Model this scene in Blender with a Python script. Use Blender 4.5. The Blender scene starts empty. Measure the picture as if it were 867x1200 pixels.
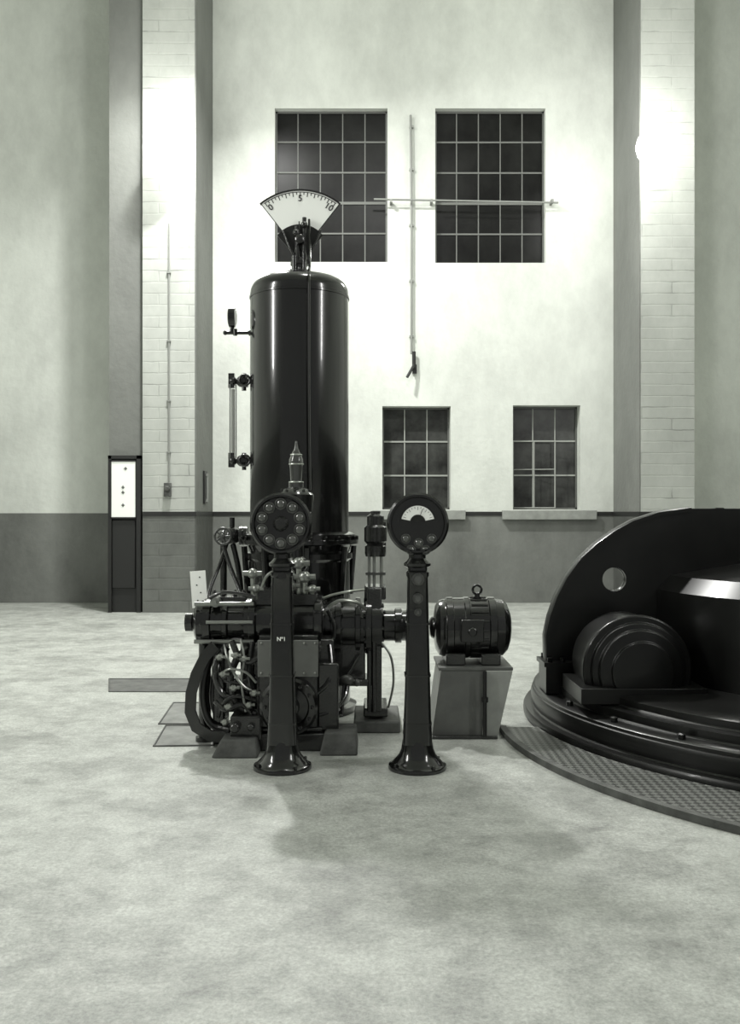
import bpy, bmesh, math, random
from mathutils import Vector, Matrix
random.seed(7)
sc = bpy.context.scene
F = 1100.0; EYE = 1.5
def X(px, Y): return (px-433.5)*Y/F
def Z(py, Y): return EYE-(py-600.0)*Y/F
def P(px, py, Y): return Vector((X(px,Y), Y, Z(py,Y)))

# ------------------------------------------------------------------ materials
def tint(g): return (g*0.965, g, g*0.93, 1)
def mat(name, g, rough=0.5, metal=0.0, noise=0.0, nscale=6.0, bump=0.0, bscale=40.0, spec=0.5, coat=0.0, emit=0.0):
    m = bpy.data.materials.new(name); m.use_nodes = True
    nt = m.node_tree; b = nt.nodes['Principled BSDF']
    b.inputs['Base Color'].default_value = tint(g)
    b.inputs['Roughness'].default_value = rough
    b.inputs['Metallic'].default_value = metal
    b.inputs['Specular IOR Level'].default_value = spec
    b.inputs['Coat Weight'].default_value = coat
    b.inputs['Coat Roughness'].default_value = 0.08
    tc = nt.nodes.new('ShaderNodeTexCoord')
    if noise > 0:
        n = nt.nodes.new('ShaderNodeTexNoise'); n.inputs['Scale'].default_value = nscale
        n.inputs['Detail'].default_value = 6; n.inputs['Roughness'].default_value = 0.6
        r = nt.nodes.new('ShaderNodeValToRGB')
        r.color_ramp.elements[0].position = 0.3; r.color_ramp.elements[1].position = 0.7
        r.color_ramp.elements[0].color = tint(g*(1-noise)); r.color_ramp.elements[1].color = tint(min(1, g*(1+noise)))
        nt.links.new(tc.outputs['Object'], n.inputs['Vector']); nt.links.new(n.outputs['Fac'], r.inputs['Fac'])
        nt.links.new(r.outputs['Color'], b.inputs['Base Color'])
    if bump > 0:
        n2 = nt.nodes.new('ShaderNodeTexNoise'); n2.inputs['Scale'].default_value = bscale; n2.inputs['Detail'].default_value = 4
        bp = nt.nodes.new('ShaderNodeBump'); bp.inputs['Strength'].default_value = bump; bp.inputs['Distance'].default_value = 0.02
        nt.links.new(tc.outputs['Object'], n2.inputs['Vector']); nt.links.new(n2.outputs['Fac'], bp.inputs['Height'])
        nt.links.new(bp.outputs['Normal'], b.inputs['Normal'])
    if emit > 0:
        b.inputs['Emission Color'].default_value = (1, 1, 0.95, 1); b.inputs['Emission Strength'].default_value = emit
    return m

M_ENAMEL = mat('black_enamel', 0.008, 0.18, noise=0.4, nscale=9, coat=0.6)
M_TANK = mat('tank_enamel', 0.007, 0.2, noise=0.25, nscale=3, coat=0.5)
M_GEN = mat('generator_enamel', 0.006, 0.33, noise=0.4, nscale=5, spec=0.4, coat=0.1)
M_IRON = mat('cast_iron', 0.016, 0.24, noise=0.5, nscale=14, bump=0.15, bscale=60, coat=.6)
M_IRONL = mat('grey_iron', 0.07, 0.35, noise=0.4, nscale=14, bump=0.15)
M_STEEL = mat('bright_steel', 0.65, 0.28, metal=0.9)
M_DSTEEL = mat('dull_steel', 0.34, 0.28, metal=0.7)
M_PANEL = mat('grey_panel', 0.18, 0.45, noise=0.15, nscale=5)
M_STAND = mat('stand_paint', 0.12, 0.5, noise=0.2, nscale=7)
M_STANDL = mat('stand_paint_light', 0.34, 0.5, noise=0.15, nscale=7)
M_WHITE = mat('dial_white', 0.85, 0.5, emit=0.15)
M_BLACK = mat('black_paint', 0.01, 0.5)
M_GLASS = mat('night_glass', 0.009, 0.3, noise=0.8, nscale=1.3, spec=0.12)
M_GLASSR = mat('reflection_mottled_glass', 0.035, 0.3, noise=0.97, nscale=2.2, spec=0.3)  # pale mottling painted in for reflections on the lower panes
M_LENS = mat('small_lens', 0.10, 0.08, coat=1.0)
M_MUNT = mat('window_paint', 0.15, 0.5, spec=.2)
M_MUNTL = mat('window_paint_light', 0.34, 0.5, spec=.2)
M_FRAME = mat('window_frame_paint', 0.12, 0.5)
M_RUBBER = mat('hose_rubber', 0.010, 0.3, bump=0.2, coat=.3)
M_CONC = mat('plinth_concrete', 0.07, 0.8, noise=0.35, nscale=10, bump=0.3)
M_COVER = mat('cover_concrete', 0.22, 0.7, noise=0.3, nscale=6)
M_HATCH = mat('hatch_steel', 0.10, 0.6, noise=0.4, nscale=8)
M_CONDUIT = mat('conduit_grey', 0.24, 0.5)
M_SILL = mat('sill_stone', 0.28, 0.7, noise=0.2)
M_GLOBE = mat('lamp_globe_glow', 0.9, 0.4, emit=22)
M_BAND = mat('dado_band_black', 0.012, 0.6)
M_CEIL = mat('ceiling_paint', 0.85, 0.8, noise=0.04)
M_TUBE = mat('pale_glass_tube', .55, .1, coat=1)

def wall_mat(name, top, dado, brick=False, line=EYE-0.02):
    m = bpy.data.materials.new(name); m.use_nodes = True
    nt = m.node_tree; b = nt.nodes['Principled BSDF']; b.inputs['Roughness'].default_value = 0.75
    b.inputs['Specular IOR Level'].default_value = 0.2
    g = nt.nodes.new('ShaderNodeNewGeometry'); sx = nt.nodes.new('ShaderNodeSeparateXYZ')
    nt.links.new(g.outputs['Position'], sx.inputs[0])
    lt = nt.nodes.new('ShaderNodeMath'); lt.operation = 'LESS_THAN'; lt.inputs[1].default_value = line
    nt.links.new(sx.outputs['Z'], lt.inputs[0])
    mp = nt.nodes.new('ShaderNodeMapping'); mp.inputs['Scale'].default_value = (1, 1, 0.6)
    nt.links.new(g.outputs['Position'], mp.inputs[0])
    n = nt.nodes.new('ShaderNodeTexNoise'); n.inputs['Scale'].default_value = 0.8; n.inputs['Detail'].default_value = 10
    n.inputs['Roughness'].default_value = 0.72
    nt.links.new(mp.outputs[0], n.inputs['Vector'])
    def ramp(a, c):
        r = nt.nodes.new('ShaderNodeValToRGB'); r.color_ramp.elements[0].position = .32; r.color_ramp.elements[1].position = .66
        r.color_ramp.elements[0].color = tint(a); r.color_ramp.elements[1].color = tint(c)
        nt.links.new(n.outputs['Fac'], r.inputs['Fac']); return r
    r1 = ramp(top*0.80, min(top*1.10, .95)); r2 = ramp(dado*0.7, dado*1.25)
    mx = nt.nodes.new('ShaderNodeMix'); mx.data_type = 'RGBA'
    nt.links.new(lt.outputs[0], mx.inputs[0]); nt.links.new(r1.outputs[0], mx.inputs[6]); nt.links.new(r2.outputs[0], mx.inputs[7])
    nt.links.new(mx.outputs[2], b.inputs['Base Color'])
    bp = nt.nodes.new('ShaderNodeBump'); bp.inputs['Distance'].default_value = 0.02
    if brick:
        mp2 = nt.nodes.new('ShaderNodeMapping'); mp2.inputs['Rotation'].default_value = (math.pi/2, 0, 0)
        nt.links.new(g.outputs['Position'], mp2.inputs[0])
        bk = nt.nodes.new('ShaderNodeTexBrick'); bk.inputs['Scale'].default_value = 1.0
        bk.inputs['Brick Width'].default_value = .9; bk.inputs['Row Height'].default_value = .17; bk.inputs['Mortar Smooth'].default_value = .9
        bk.inputs['Mortar Size'].default_value = 0.014; bk.inputs['Color1'].default_value = (1,1,1,1)
        bk.inputs['Color2'].default_value = (.88,.88,.88,1); bk.inputs['Mortar'].default_value = (.25,.25,.25,1)
        dn = nt.nodes.new('ShaderNodeTexNoise'); dn.inputs['Scale'].default_value = 5; dn.inputs['Detail'].default_value = 4
        nt.links.new(mp2.outputs[0], dn.inputs['Vector'])
        vm = nt.nodes.new('ShaderNodeMix'); vm.data_type = 'RGBA'; vm.blend_type='LINEAR_LIGHT'; vm.inputs[0].default_value = 0.015
        nt.links.new(mp2.outputs[0], vm.inputs[6]); nt.links.new(dn.outputs['Color'], vm.inputs[7])
        nt.links.new(vm.outputs[2], bk.inputs['Vector']); nt.links.new(bk.outputs['Color'], bp.inputs['Height'])
        bp.inputs['Strength'].default_value = 0.2
        mk = nt.nodes.new('ShaderNodeTexNoise'); mk.inputs['Scale'].default_value = 2.4; mk.inputs['Detail'].default_value = 4
        nt.links.new(g.outputs['Position'], mk.inputs['Vector'])
        mr = nt.nodes.new('ShaderNodeMapRange'); mr.inputs[1].default_value = .46; mr.inputs[2].default_value = .68; mr.inputs[3].default_value = .0; mr.inputs[4].default_value = .55
        nt.links.new(mk.outputs['Fac'], mr.inputs[0])
        mx2 = nt.nodes.new('ShaderNodeMix'); mx2.data_type = 'RGBA'; mx2.blend_type = 'MULTIPLY'
        nt.links.new(mr.outputs[0], mx2.inputs[0])
        nt.links.new(mx.outputs[2], mx2.inputs[6]); nt.links.new(bk.outputs['Color'], mx2.inputs[7])
        nt.links.new(mx2.outputs[2], b.inputs['Base Color'])
    else:
        n3 = nt.nodes.new('ShaderNodeTexNoise'); n3.inputs['Scale'].default_value = 10; n3.inputs['Detail'].default_value = 6
        nt.links.new(g.outputs['Position'], n3.inputs['Vector']); nt.links.new(n3.outputs['Fac'], bp.inputs['Height'])
        bp.inputs['Strength'].default_value = 0.35
    nt.links.new(bp.outputs[0], b.inputs['Normal'])
    return m
M_WALL = wall_mat('plaster_wall', 0.66, 0.17)
M_PIER = wall_mat('painted_brick_pier', 0.46, 0.14, brick=True)
M_BAY = wall_mat('shaded_bay_wall', 0.20, 0.10)  # bay wall lies in shadow; that shade is put into the darker colour
M_PIERSIDE = wall_mat('shaded_pier_side', 0.20, 0.10)  # shaded pilaster side: the shade is painted as a darker grey

def floor_mat():
    m = bpy.data.materials.new('concrete_floor'); m.use_nodes = True
    nt = m.node_tree; b = nt.nodes['Principled BSDF']; b.inputs['Roughness'].default_value = 0.38
    b.inputs['Specular IOR Level'].default_value = 0.6
    g = nt.nodes.new('ShaderNodeNewGeometry')
    def noise(sc_, det, ro, dist=0.0):
        n = nt.nodes.new('ShaderNodeTexNoise'); n.inputs['Scale'].default_value = sc_; n.inputs['Detail'].default_value = det
        n.inputs['Roughness'].default_value = ro; n.inputs['Distortion'].default_value = dist
        nt.links.new(g.outputs['Position'], n.inputs['Vector']); return n
    n = noise(5.0, 12, .82, .1); n2 = noise(60, 8, .8); n3 = noise(1.5, 12, .78, .2)
    r = nt.nodes.new('ShaderNodeValToRGB')
    e = r.color_ramp.elements; e[0].position = .34; e[0].color = tint(.38); e[1].position = .52; e[1].color = tint(.58)
    e2 = e.new(.7); e2.color = tint(.72)
    nt.links.new(n.outputs['Fac'], r.inputs['Fac'])
    def mul(a, bsock, f):
        mx = nt.nodes.new('ShaderNodeMix'); mx.data_type = 'RGBA'; mx.blend_type = 'MULTIPLY'; mx.inputs[0].default_value = f
        nt.links.new(a, mx.inputs[6]); nt.links.new(bsock, mx.inputs[7]); return mx.outputs[2]
    def rp(nn, p0, p1, v):
        q = nt.nodes.new('ShaderNodeValToRGB'); q.color_ramp.elements[0].position = p0; q.color_ramp.elements[1].position = p1
        q.color_ramp.elements[0].color = (v,v,v,1); q.color_ramp.elements[1].color = (1,1,1,1)
        nt.links.new(nn.outputs['Fac'], q.inputs['Fac']); return q.outputs[0]
    o = mul(r.outputs[0], rp(n2,.38,.6,.62), 1); o = mul(o, rp(n3,.40,.54,.68), 1)
    nt.links.new(o, b.inputs['Base Color'])
    bp = nt.nodes.new('ShaderNodeBump'); bp.inputs['Strength'].default_value = .3; bp.inputs['Distance'].default_value = .008
    nt.links.new(n2.outputs['Fac'], bp.inputs['Height']); nt.links.new(bp.outputs[0], b.inputs['Normal'])
    return m
M_FLOOR = floor_mat()

def checker_plate_mat():
    m = bpy.data.materials.new('diamond_tread_plate'); m.use_nodes = True
    nt = m.node_tree; b = nt.nodes['Principled BSDF']; b.inputs['Roughness'].default_value = 0.4; b.inputs['Metallic'].default_value = .3
    g = nt.nodes.new('ShaderNodeNewGeometry'); mp = nt.nodes.new('ShaderNodeMapping')
    mp.inputs['Rotation'].default_value = (0, 0, math.radians(45)); mp.inputs['Scale'].default_value = (30, 30, 0)
    mp.inputs['Location'].default_value = (0, 0, 0.5)
    nt.links.new(g.outputs['Position'], mp.inputs[0])
    c = nt.nodes.new('ShaderNodeTexChecker'); c.inputs['Scale'].default_value = 1
    c.inputs['Color1'].default_value = tint(.07); c.inputs['Color2'].default_value = tint(.20)
    nt.links.new(mp.outputs[0], c.inputs['Vector']); nt.links.new(c.outputs['Color'], b.inputs['Base Color'])
    bp = nt.nodes.new('ShaderNodeBump'); bp.inputs['Strength'].default_value = .4; bp.inputs['Distance'].default_value = .005
    nt.links.new(c.outputs['Fac'], bp.inputs['Height']); nt.links.new(bp.outputs[0], b.inputs['Normal'])
    return m
M_TREAD = checker_plate_mat()

# ------------------------------------------------------------------ mesh builder
def basis(a):
    a = Vector(a).normalized()
    t = Vector((0,0,1)) if abs(a.z) < .9 else Vector((1,0,0))
    u = a.cross(t).normalized(); w = a.cross(u).normalized()
    return a, u, w
class MB:
    def __init__(s): s.v=[]; s.f=[]
    def add(s, vs, fs):
        o=len(s.v); s.v += [Vector(p) for p in vs]; s.f += [tuple(i+o for i in f) for f in fs]; return s
    def hexa(s, p): return s.add(p, [(0,3,2,1),(4,5,6,7),(0,1,5,4),(1,2,6,5),(2,3,7,6),(3,0,4,7)])
    def box(s, x0,x1,y0,y1,z0,z1):
        return s.hexa([(x0,y0,z0),(x1,y0,z0),(x1,y1,z0),(x0,y1,z0),(x0,y0,z1),(x1,y0,z1),(x1,y1,z1),(x0,y1,z1)])
    def loft(s, rings, caps=True, closed=False):
        n=len(rings[0]); vs=[p for r in rings for p in r]; fs=[]
        R=len(rings)
        for i in range(R if closed else R-1):
            j=(i+1)%R
            for k in range(n):
                l=(k+1)%n; fs.append((i*n+k,i*n+l,j*n+l,j*n+k))
        if caps and not closed:
            fs.append(tuple(range(n))[::-1]); fs.append(tuple((R-1)*n+k for k in range(n)))
        return s.add(vs,fs)
    def lathe(s, prof, o, axis, seg=40, caps=True):
        a,u,w=basis(axis); o=Vector(o)
        rings=[[o+a*h+(u*math.cos(2*math.pi*k/seg)+w*math.sin(2*math.pi*k/seg))*max(r,1e-4) for k in range(seg)] for r,h in prof]
        return s.loft(rings,caps)
    def cyl(s,p0,p1,r0,r1=None,seg=24):
        p0=Vector(p0);p1=Vector(p1); d=p1-p0
        return s.lathe([(r0,0),(r0 if r1 is None else r1,d.length)],p0,d,seg)
    def torus(s,c,axis,R,r,seg=32,sg=10,a0=0,a1=2*math.pi):
        a,u,w=basis(axis); c=Vector(c); rings=[]
        full=abs(a1-a0-2*math.pi)<1e-6
        n=seg if full else seg+1
        for i in range(n):
            t=a0+(a1-a0)*i/seg; d=u*math.cos(t)+w*math.sin(t)
            rings.append([c+d*(R+r*math.cos(2*math.pi*k/sg))+a*r*math.sin(2*math.pi*k/sg) for k in range(sg)])
        return s.loft(rings,caps=not full,closed=full)
    def sphere(s,c,r,sx=1,sy=1,sz=1,seg=24):
        c=Vector(c); rings=[]
        for i in range(13):
            t=math.pi*i/12
            rr=max(math.sin(t),1e-3)*r
            rings.append([c+Vector((rr*math.cos(2*math.pi*k/seg)*sx, rr*math.sin(2*math.pi*k/seg)*sy, -math.cos(t)*r*sz)) for k in range(seg)])
        return s.loft(rings)
    def tube(s,pts,r,seg=12,sm=6):
        pts=[Vector(p) for p in pts]
        if sm>1 and len(pts)>2:
            q=[]
            for i in range(len(pts)-1):
                p0=pts[max(i-1,0)];p1=pts[i];p2=pts[i+1];p3=pts[min(i+2,len(pts)-1)]
                for k in range(sm):
                    t=k/sm
                    q.append(.5*((2*p1)+(p2-p0)*t+(2*p0-5*p1+4*p2-p3)*t*t+(3*p1-p0-3*p2+p3)*t**3))
            q.append(pts[-1]); pts=q
        rings=[]; pu=None
        for i,p in enumerate(pts):
            d=(pts[min(i+1,len(pts)-1)]-pts[max(i-1,0)]).normalized()
            if pu is None: _,pu,_=basis(d)
            u=(pu-d*pu.dot(d)).normalized(); w=d.cross(u); pu=u
            rings.append([p+(u*math.cos(2*math.pi*k/seg)+w*math.sin(2*math.pi*k/seg))*r for k in range(seg)])
        return s.loft(rings)
    def bolts(s,c,axis,R,n,r,h,a0=0.0):
        a,u,w=basis(axis); c=Vector(c)
        for i in range(n):
            t=a0+2*math.pi*i/n; p=c+(u*math.cos(t)+w*math.sin(t))*R
            s.lathe([(r,-.002),(r,h*.8),(r*.6,h)],p,a,6)
        return s
    def plate(s, outer, holes, depth, o, ex, ey, bevel=0.0):
        cu=bpy.data.curves.new('tmp','CURVE'); cu.dimensions='2D'; cu.fill_mode='BOTH'
        cu.extrude=depth/2; cu.bevel_depth=bevel
        for pl in [outer]+holes:
            sp=cu.splines.new('POLY'); sp.points.add(len(pl)-1)
            for i,q in enumerate(pl): sp.points[i].co=(q[0],q[1],0,1)
            sp.use_cyclic_u=True
        ob=bpy.data.objects.new('tmp',cu); sc.collection.objects.link(ob)
        bpy.context.view_layer.update()
        me=bpy.data.meshes.new_from_object(ob.evaluated_get(bpy.context.evaluated_depsgraph_get()))
        ex=Vector(ex);ey=Vector(ey);ez=ex.cross(ey);o=Vector(o)
        s.add([o+ex*v.co.x+ey*v.co.y+ez*v.co.z for v in me.vertices],[tuple(p.vertices) for p in me.polygons])
        bpy.data.objects.remove(ob); bpy.data.curves.remove(cu); bpy.data.meshes.remove(me)
        return s
    def split(s, tol=.001):
        par=list(range(len(s.v)))
        def fd(i):
            while par[i]!=i: par[i]=par[par[i]]; i=par[i]
            return i
        for f in s.f:
            a=fd(f[0])
            for i in f[1:]: par[fd(i)]=a
        groups={}
        for i in range(len(s.v)): groups.setdefault(fd(i),[]).append(i)
        gl=[]
        for k,ids in groups.items():
            xs=[[s.v[i][c] for i in ids] for c in range(3)]
            gl.append([set(ids),None,None,[([min(q)-tol for q in xs],[max(q)+tol for q in xs])]])
        ch=True
        while ch:
            ch=False
            for i in range(len(gl)):
                for j in range(i+1,len(gl)):
                    hit=any(all(a[0][c]<=b[1][c] and b[0][c]<=a[1][c] for c in range(3)) for a in gl[i][3] for b in gl[j][3])
                    if hit:
                        gl[i][0]|=gl[j][0]; gl[i][3]+=gl[j][3]; gl.pop(j); ch=True; break
                if ch: break
        out=[]
        for g_ in gl:
            ids=sorted(g_[0]); mp={o:n for n,o in enumerate(ids)}; m=MB(); m.v=[s.v[i] for i in ids]
            m.f=[tuple(mp[i] for i in f) for f in s.f if f[0] in mp]; out.append(m)
        return out
    def pieces(s,name,m,parent,**kw):
        return [q.done(name,m,parent,**kw) for q in s.split()]
    def done(s,name,m,parent=None,bevel=0.0,smooth=35,label=None,origin=None):
        xs=[p.x for p in s.v];ys=[p.y for p in s.v];zs=[p.z for p in s.v]
        c=Vector(((min(xs)+max(xs))/2,(min(ys)+max(ys))/2,min(zs))) if origin is None else Vector(origin)
        me=bpy.data.meshes.new(name); me.from_pydata([p-c for p in s.v],[],s.f)
        bm=bmesh.new(); bm.from_mesh(me); bmesh.ops.remove_doubles(bm,verts=bm.verts,dist=1e-5)
        bmesh.ops.recalc_face_normals(bm,faces=bm.faces)
        bm.to_mesh(me); bm.free()
        me.materials.append(m); me.shade_smooth(); me.set_sharp_from_angle(angle=math.radians(smooth))
        ob=bpy.data.objects.new(name,me); sc.collection.objects.link(ob)
        if parent is not None:
            ob.parent=parent; ob.location=c-wloc(parent)
        else: ob.location=c
        if bevel>0:
            b=ob.modifiers.new('bevel','BEVEL'); b.width=bevel; b.segments=2; b.limit_method='ANGLE'; b.angle_limit=math.radians(40)
        if label: ob['label']=label
        return ob
def wloc(o):
    l=Vector(o.location)
    while o.parent: o=o.parent; l+=Vector(o.location)
    return l
def thing(name,loc,label,cat,group=None):
    e=bpy.data.objects.new(name,None); e.empty_display_size=.1; e.location=loc; sc.collection.objects.link(e)
    e['label']=label; e['category']=cat
    if group: e['group']=group
    return e
def struct(o,label=None):
    o['kind']='structure'
    if label: o['label']=label
    return o
def text_mesh(body,size,loc,m,parent,name,tilt=0.0,bold=0.0):
    cu=bpy.data.curves.new('t','FONT'); cu.body=body; cu.size=size; cu.align_x='CENTER'; cu.align_y='CENTER'; cu.extrude=0.0008; cu.offset=bold
    ob=bpy.data.objects.new('t',cu); sc.collection.objects.link(ob); bpy.context.view_layer.update()
    me=bpy.data.meshes.new_from_object(ob.evaluated_get(bpy.context.evaluated_depsgraph_get()))
    bpy.data.objects.remove(ob); bpy.data.curves.remove(cu)
    me.transform(Matrix.Rotation(math.pi/2,4,'X')@Matrix.Rotation(tilt,4,'Z'))
    me.materials.clear(); me.materials.append(m)
    o=bpy.data.objects.new(name,me); sc.collection.objects.link(o); o.parent=parent; o.location=Vector(loc)-wloc(parent)
    return o
XA=Vector((1,0,0)); YA=Vector((0,1,0)); ZA=Vector((0,0,1)); NY=Vector((0,-1,0))
def arc(cx,cy,r,a0,a1,n): return [(cx+r*math.cos(a0+(a1-a0)*i/n),cy+r*math.sin(a0+(a1-a0)*i/n)) for i in range(n+1)]
def circ(cx,cy,r,n=32): return [(cx+r*math.cos(2*math.pi*i/n),cy+r*math.sin(2*math.pi*i/n)) for i in range(n)]

# ------------------------------------------------------------------ room shell
YW=15.5; YP=14.0; H=10.6; XL=-7.5; XR=8.5
struct(MB().box(XL,XR,-1.0,YW+.4,-.15,0).done('floor',M_FLOOR),'stained pale concrete floor')
struct(MB().box(XL,XR,-1.0,YW+.4,H,H+.2).done('ceiling',M_CEIL),'pale painted ceiling')
wins=[(322,454,127,307,5,5),(510,639,127,308,5,5),(448,528,476,597,3,3),(601,680,475,597,3,3)]
holes=[]
for (a,b,c,d,nc,nr) in wins:
    x0,x1,z1,z0=X(a,YW),X(b,YW),Z(c,YW),Z(d,YW); holes.append([(x0,z0),(x1,z0),(x1,z1),(x0,z1)])
struct(MB().plate([(XL,0),(XR,0),(XR,H),(XL,H)],holes,.4,(0,YW+.2,0),XA,ZA).done('wall_back',M_WALL),'pale plaster wall with a dark grey painted dado')
struct(MB().box(XL-.2,XL,-1,YW+.4,0,H).done('wall_left',M_WALL))
struct(MB().box(XR,XR+.2,-1,YW+.4,0,H).done('wall_right',M_WALL))
pxl0,pxl1=X(167,YP),X(228,YP)
struct(MB().box(pxl0,pxl1,YP,YW,0,H).done('wall_pier_left',M_PIER),'white painted brick pilaster with grey base')
pxr0=X(720,YW)
struct(MB().box(pxr0,pxr0+.8,YP,YW,0,H).done('wall_pier_right',M_PIER),'white painted brick pilaster with grey base')
struct(MB().box(pxl1,pxl1+.02,YP,YW,0,H).done('trim_1',M_PIERSIDE),'pilaster side with its shade painted in as grey')  # thin facing that carries the painted shade of the side
struct(MB().box(pxr0-.02,pxr0,YP,YW,0,H).done('trim_2',M_PIERSIDE),'pilaster side with its shade painted in as grey')
struct(MB().box(X(128,14.1),pxl0,14.1,YW,0,H).done('wall_bay_left',M_BAY),'bay wall with its shadow painted in as grey')
zb0,zb1=EYE-.06,EYE+.005
struct(MB().box(pxl1+.02,pxr0-.02,YW-.012,YW,zb0,zb1).done('trim_3',M_BAND),'thin black band on the wall')
struct(MB().box(pxl0,pxl1+.03,YP-.012,YP,zb0,zb1).done('trim_4',M_BAND),'thin black band on the pilaster')
struct(MB().box(pxr0-.03,pxr0+.8,YP-.012,YP,zb0,zb1).done('trim_5',M_BAND),'thin black band on the pilaster')
struct(MB().box(pxl1+.02,pxl1+.03,YP,YW-.012,zb0,zb1).done('trim_6',M_BAND),'thin black band on the pilaster side')
struct(MB().box(pxr0-.03,pxr0-.02,YP,YW-.012,zb0,zb1).done('trim_7',M_BAND),'thin black band on the pilaster side')
for i,(a,b,c,d,nc,nr) in enumerate(wins):
    x0,x1,z1,z0=X(a,YW),X(b,YW),Z(c,YW),Z(d,YW); yy=YW+(.12 if i<2 else .24)
    fr=MB(); t=.03
    fr.box(x0,x0+t,yy,yy+.06,z0,z1).box(x1-t,x1,yy,yy+.06,z0,z1).box(x0,x1,yy,yy+.06,z0,z0+t).box(x0,x1,yy,yy+.06,z1-t,z1)
    w=fr.done('window_%d'%(i+1),M_FRAME); struct(w,'dark steel-framed window with %d by %d small panes'%(nc,nr))
    mu=MB(); mm=M_MUNT if i<2 else M_MUNTL
    for k in range(1,nc):
        xx=x0+(x1-x0)*k/nc; mu.box(xx-.009,xx+.009,yy+.015,yy+.045,z0+t,z1-t)
    for k in range(1,nr):
        zz=z0+(z1-z0)*k/nr; hw=.022 if (i<2 and k==2) else .013
        mu.box(x0+t,x1-t,yy+.01,yy+.05,zz-hw,zz+hw)
    mu.done('glazing_bars',mm,w)
    if i==3:
        ca=MB(); xm=x0+(x1-x0)*.64; zt_=z0+(z1-z0)*.66; p0=Vector((x0+.04,yy+.0,0)); p1=Vector((xm,yy-.16,0))
        def L(t_,z_): q=p0.lerp(p1,t_); return (q.x,q.y,z_)
        for t_ in (0,.5,1): ca.tube([L(t_,z0+.03),L(t_,zt_)],.010,6,1)
        for z_ in (z0+.03,(z0+zt_)/2+.1,zt_): ca.tube([L(0,z_),L(1,z_)],.008,6,1)
        ca.done('open_casement',mm,w)
    MB().box(x0+.01,x1-.01,yy+.028,yy+.034,z0+.01,z1-.01).done('glass',M_GLASS if i<2 else M_GLASSR,w,label='dark night-time window glass')
for k,(a,b,py) in enumerate([(436,545,603),(588,698,603)]):
    struct(MB().box(X(a,YW),X(b,YW),YW-.1,YW+.2,Z(609,YW),Z(598,YW)).done('trim_%d'%(8+k),M_SILL,bevel=.01),'stone window sill')

e=thing('window_opening_rod',(X(482,YW),YW-.15,Z(240,YW)),'thin steel horizontal rod across the tall windows','rod')
MB().cyl((X(438,YW),YW-.15,Z(237,YW)),(X(652,YW),YW-.15,Z(241,YW)),.015,seg=10).done('rod',M_CONDUIT,e)
b=MB()
for px in (458,505,645): b.box(X(px,YW)-.02,X(px,YW)+.02,YW-.17,YW,Z(239,YW)-.025,Z(239,YW)+.025)
b.pieces('bracket',M_CONDUIT,e)
e=thing('window_winding_gear',(X(482,YW),YW-.06,Z(440,YW)),'vertical steel rod with hand crank fixed on plaster wall','crank')
MB().tube([P(481,135,YW-.06),P(482,240,YW-.06),P(482,415,YW-.06)],.02,10,1).done('rod',M_CONDUIT,e)
b=MB()
for py in (150,200,265,330,395): b.box(X(482,YW)-.035,X(482,YW)+.035,YW-.07,YW,Z(py,YW)-.015,Z(py,YW)+.015)
b.pieces('clip',M_CONDUIT,e)
b=MB().cyl(P(485,412,YW-.08),P(485,432,YW-.08),.03).tube([P(485,428,YW-.1),P(481,435,YW-.16),P(477,442,YW-.2)],.024,10,2)
b.box(X(483,YW),X(488,YW),YW-.08,YW,Z(438,YW),Z(428,YW)); b.done('crank_handle',M_BLACK,e)

e=thing('wall_switch',(X(198,YP),YP,Z(585,YP)),'small dark switch with grey conduit on white pilaster','switch')
MB().cyl(P(198,262,YP-.02),P(198,566,YP-.02),.014,seg=10).done('conduit',M_CONDUIT,e)
MB().box(X(193,YP),X(201,YP),YP-.07,YP,Z(582,YP),Z(566,YP)).lathe([(.045,0),(.045,.03),(.03,.05)],(X(197,YP),YP-.07,Z(573,YP)),NY,20).done('switch_box',M_IRONL,e,bevel=.005)
b=MB()
for py in (320,400,470,530): b.box(X(198,YP)-.03,X(198,YP)+.03,YP-.04,YP,Z(py,YP)-.01,Z(py,YP)+.01)
b.pieces('clip',M_CONDUIT,e)
yy=14.7; xs=pxl1+.02
e=thing('wall_hook_rail',(xs,yy,Z(590,yy)),'narrow dark rail fixed on side of pilaster','bracket')
MB().box(xs,xs+.03,yy-.12,yy+.12,Z(590,yy),Z(552,yy)).done('backplate',M_BLACK,e,bevel=.005)
MB().cyl((xs+.05,yy,Z(587,yy)),(xs+.05,yy,Z(555,yy)),.015,seg=10).box(xs+.03,xs+.06,yy-.02,yy+.02,Z(558,yy),Z(555,yy)).box(xs+.03,xs+.06,yy-.02,yy+.02,Z(588,yy),Z(585,yy)).done('bar',M_CONDUIT,e)

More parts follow.
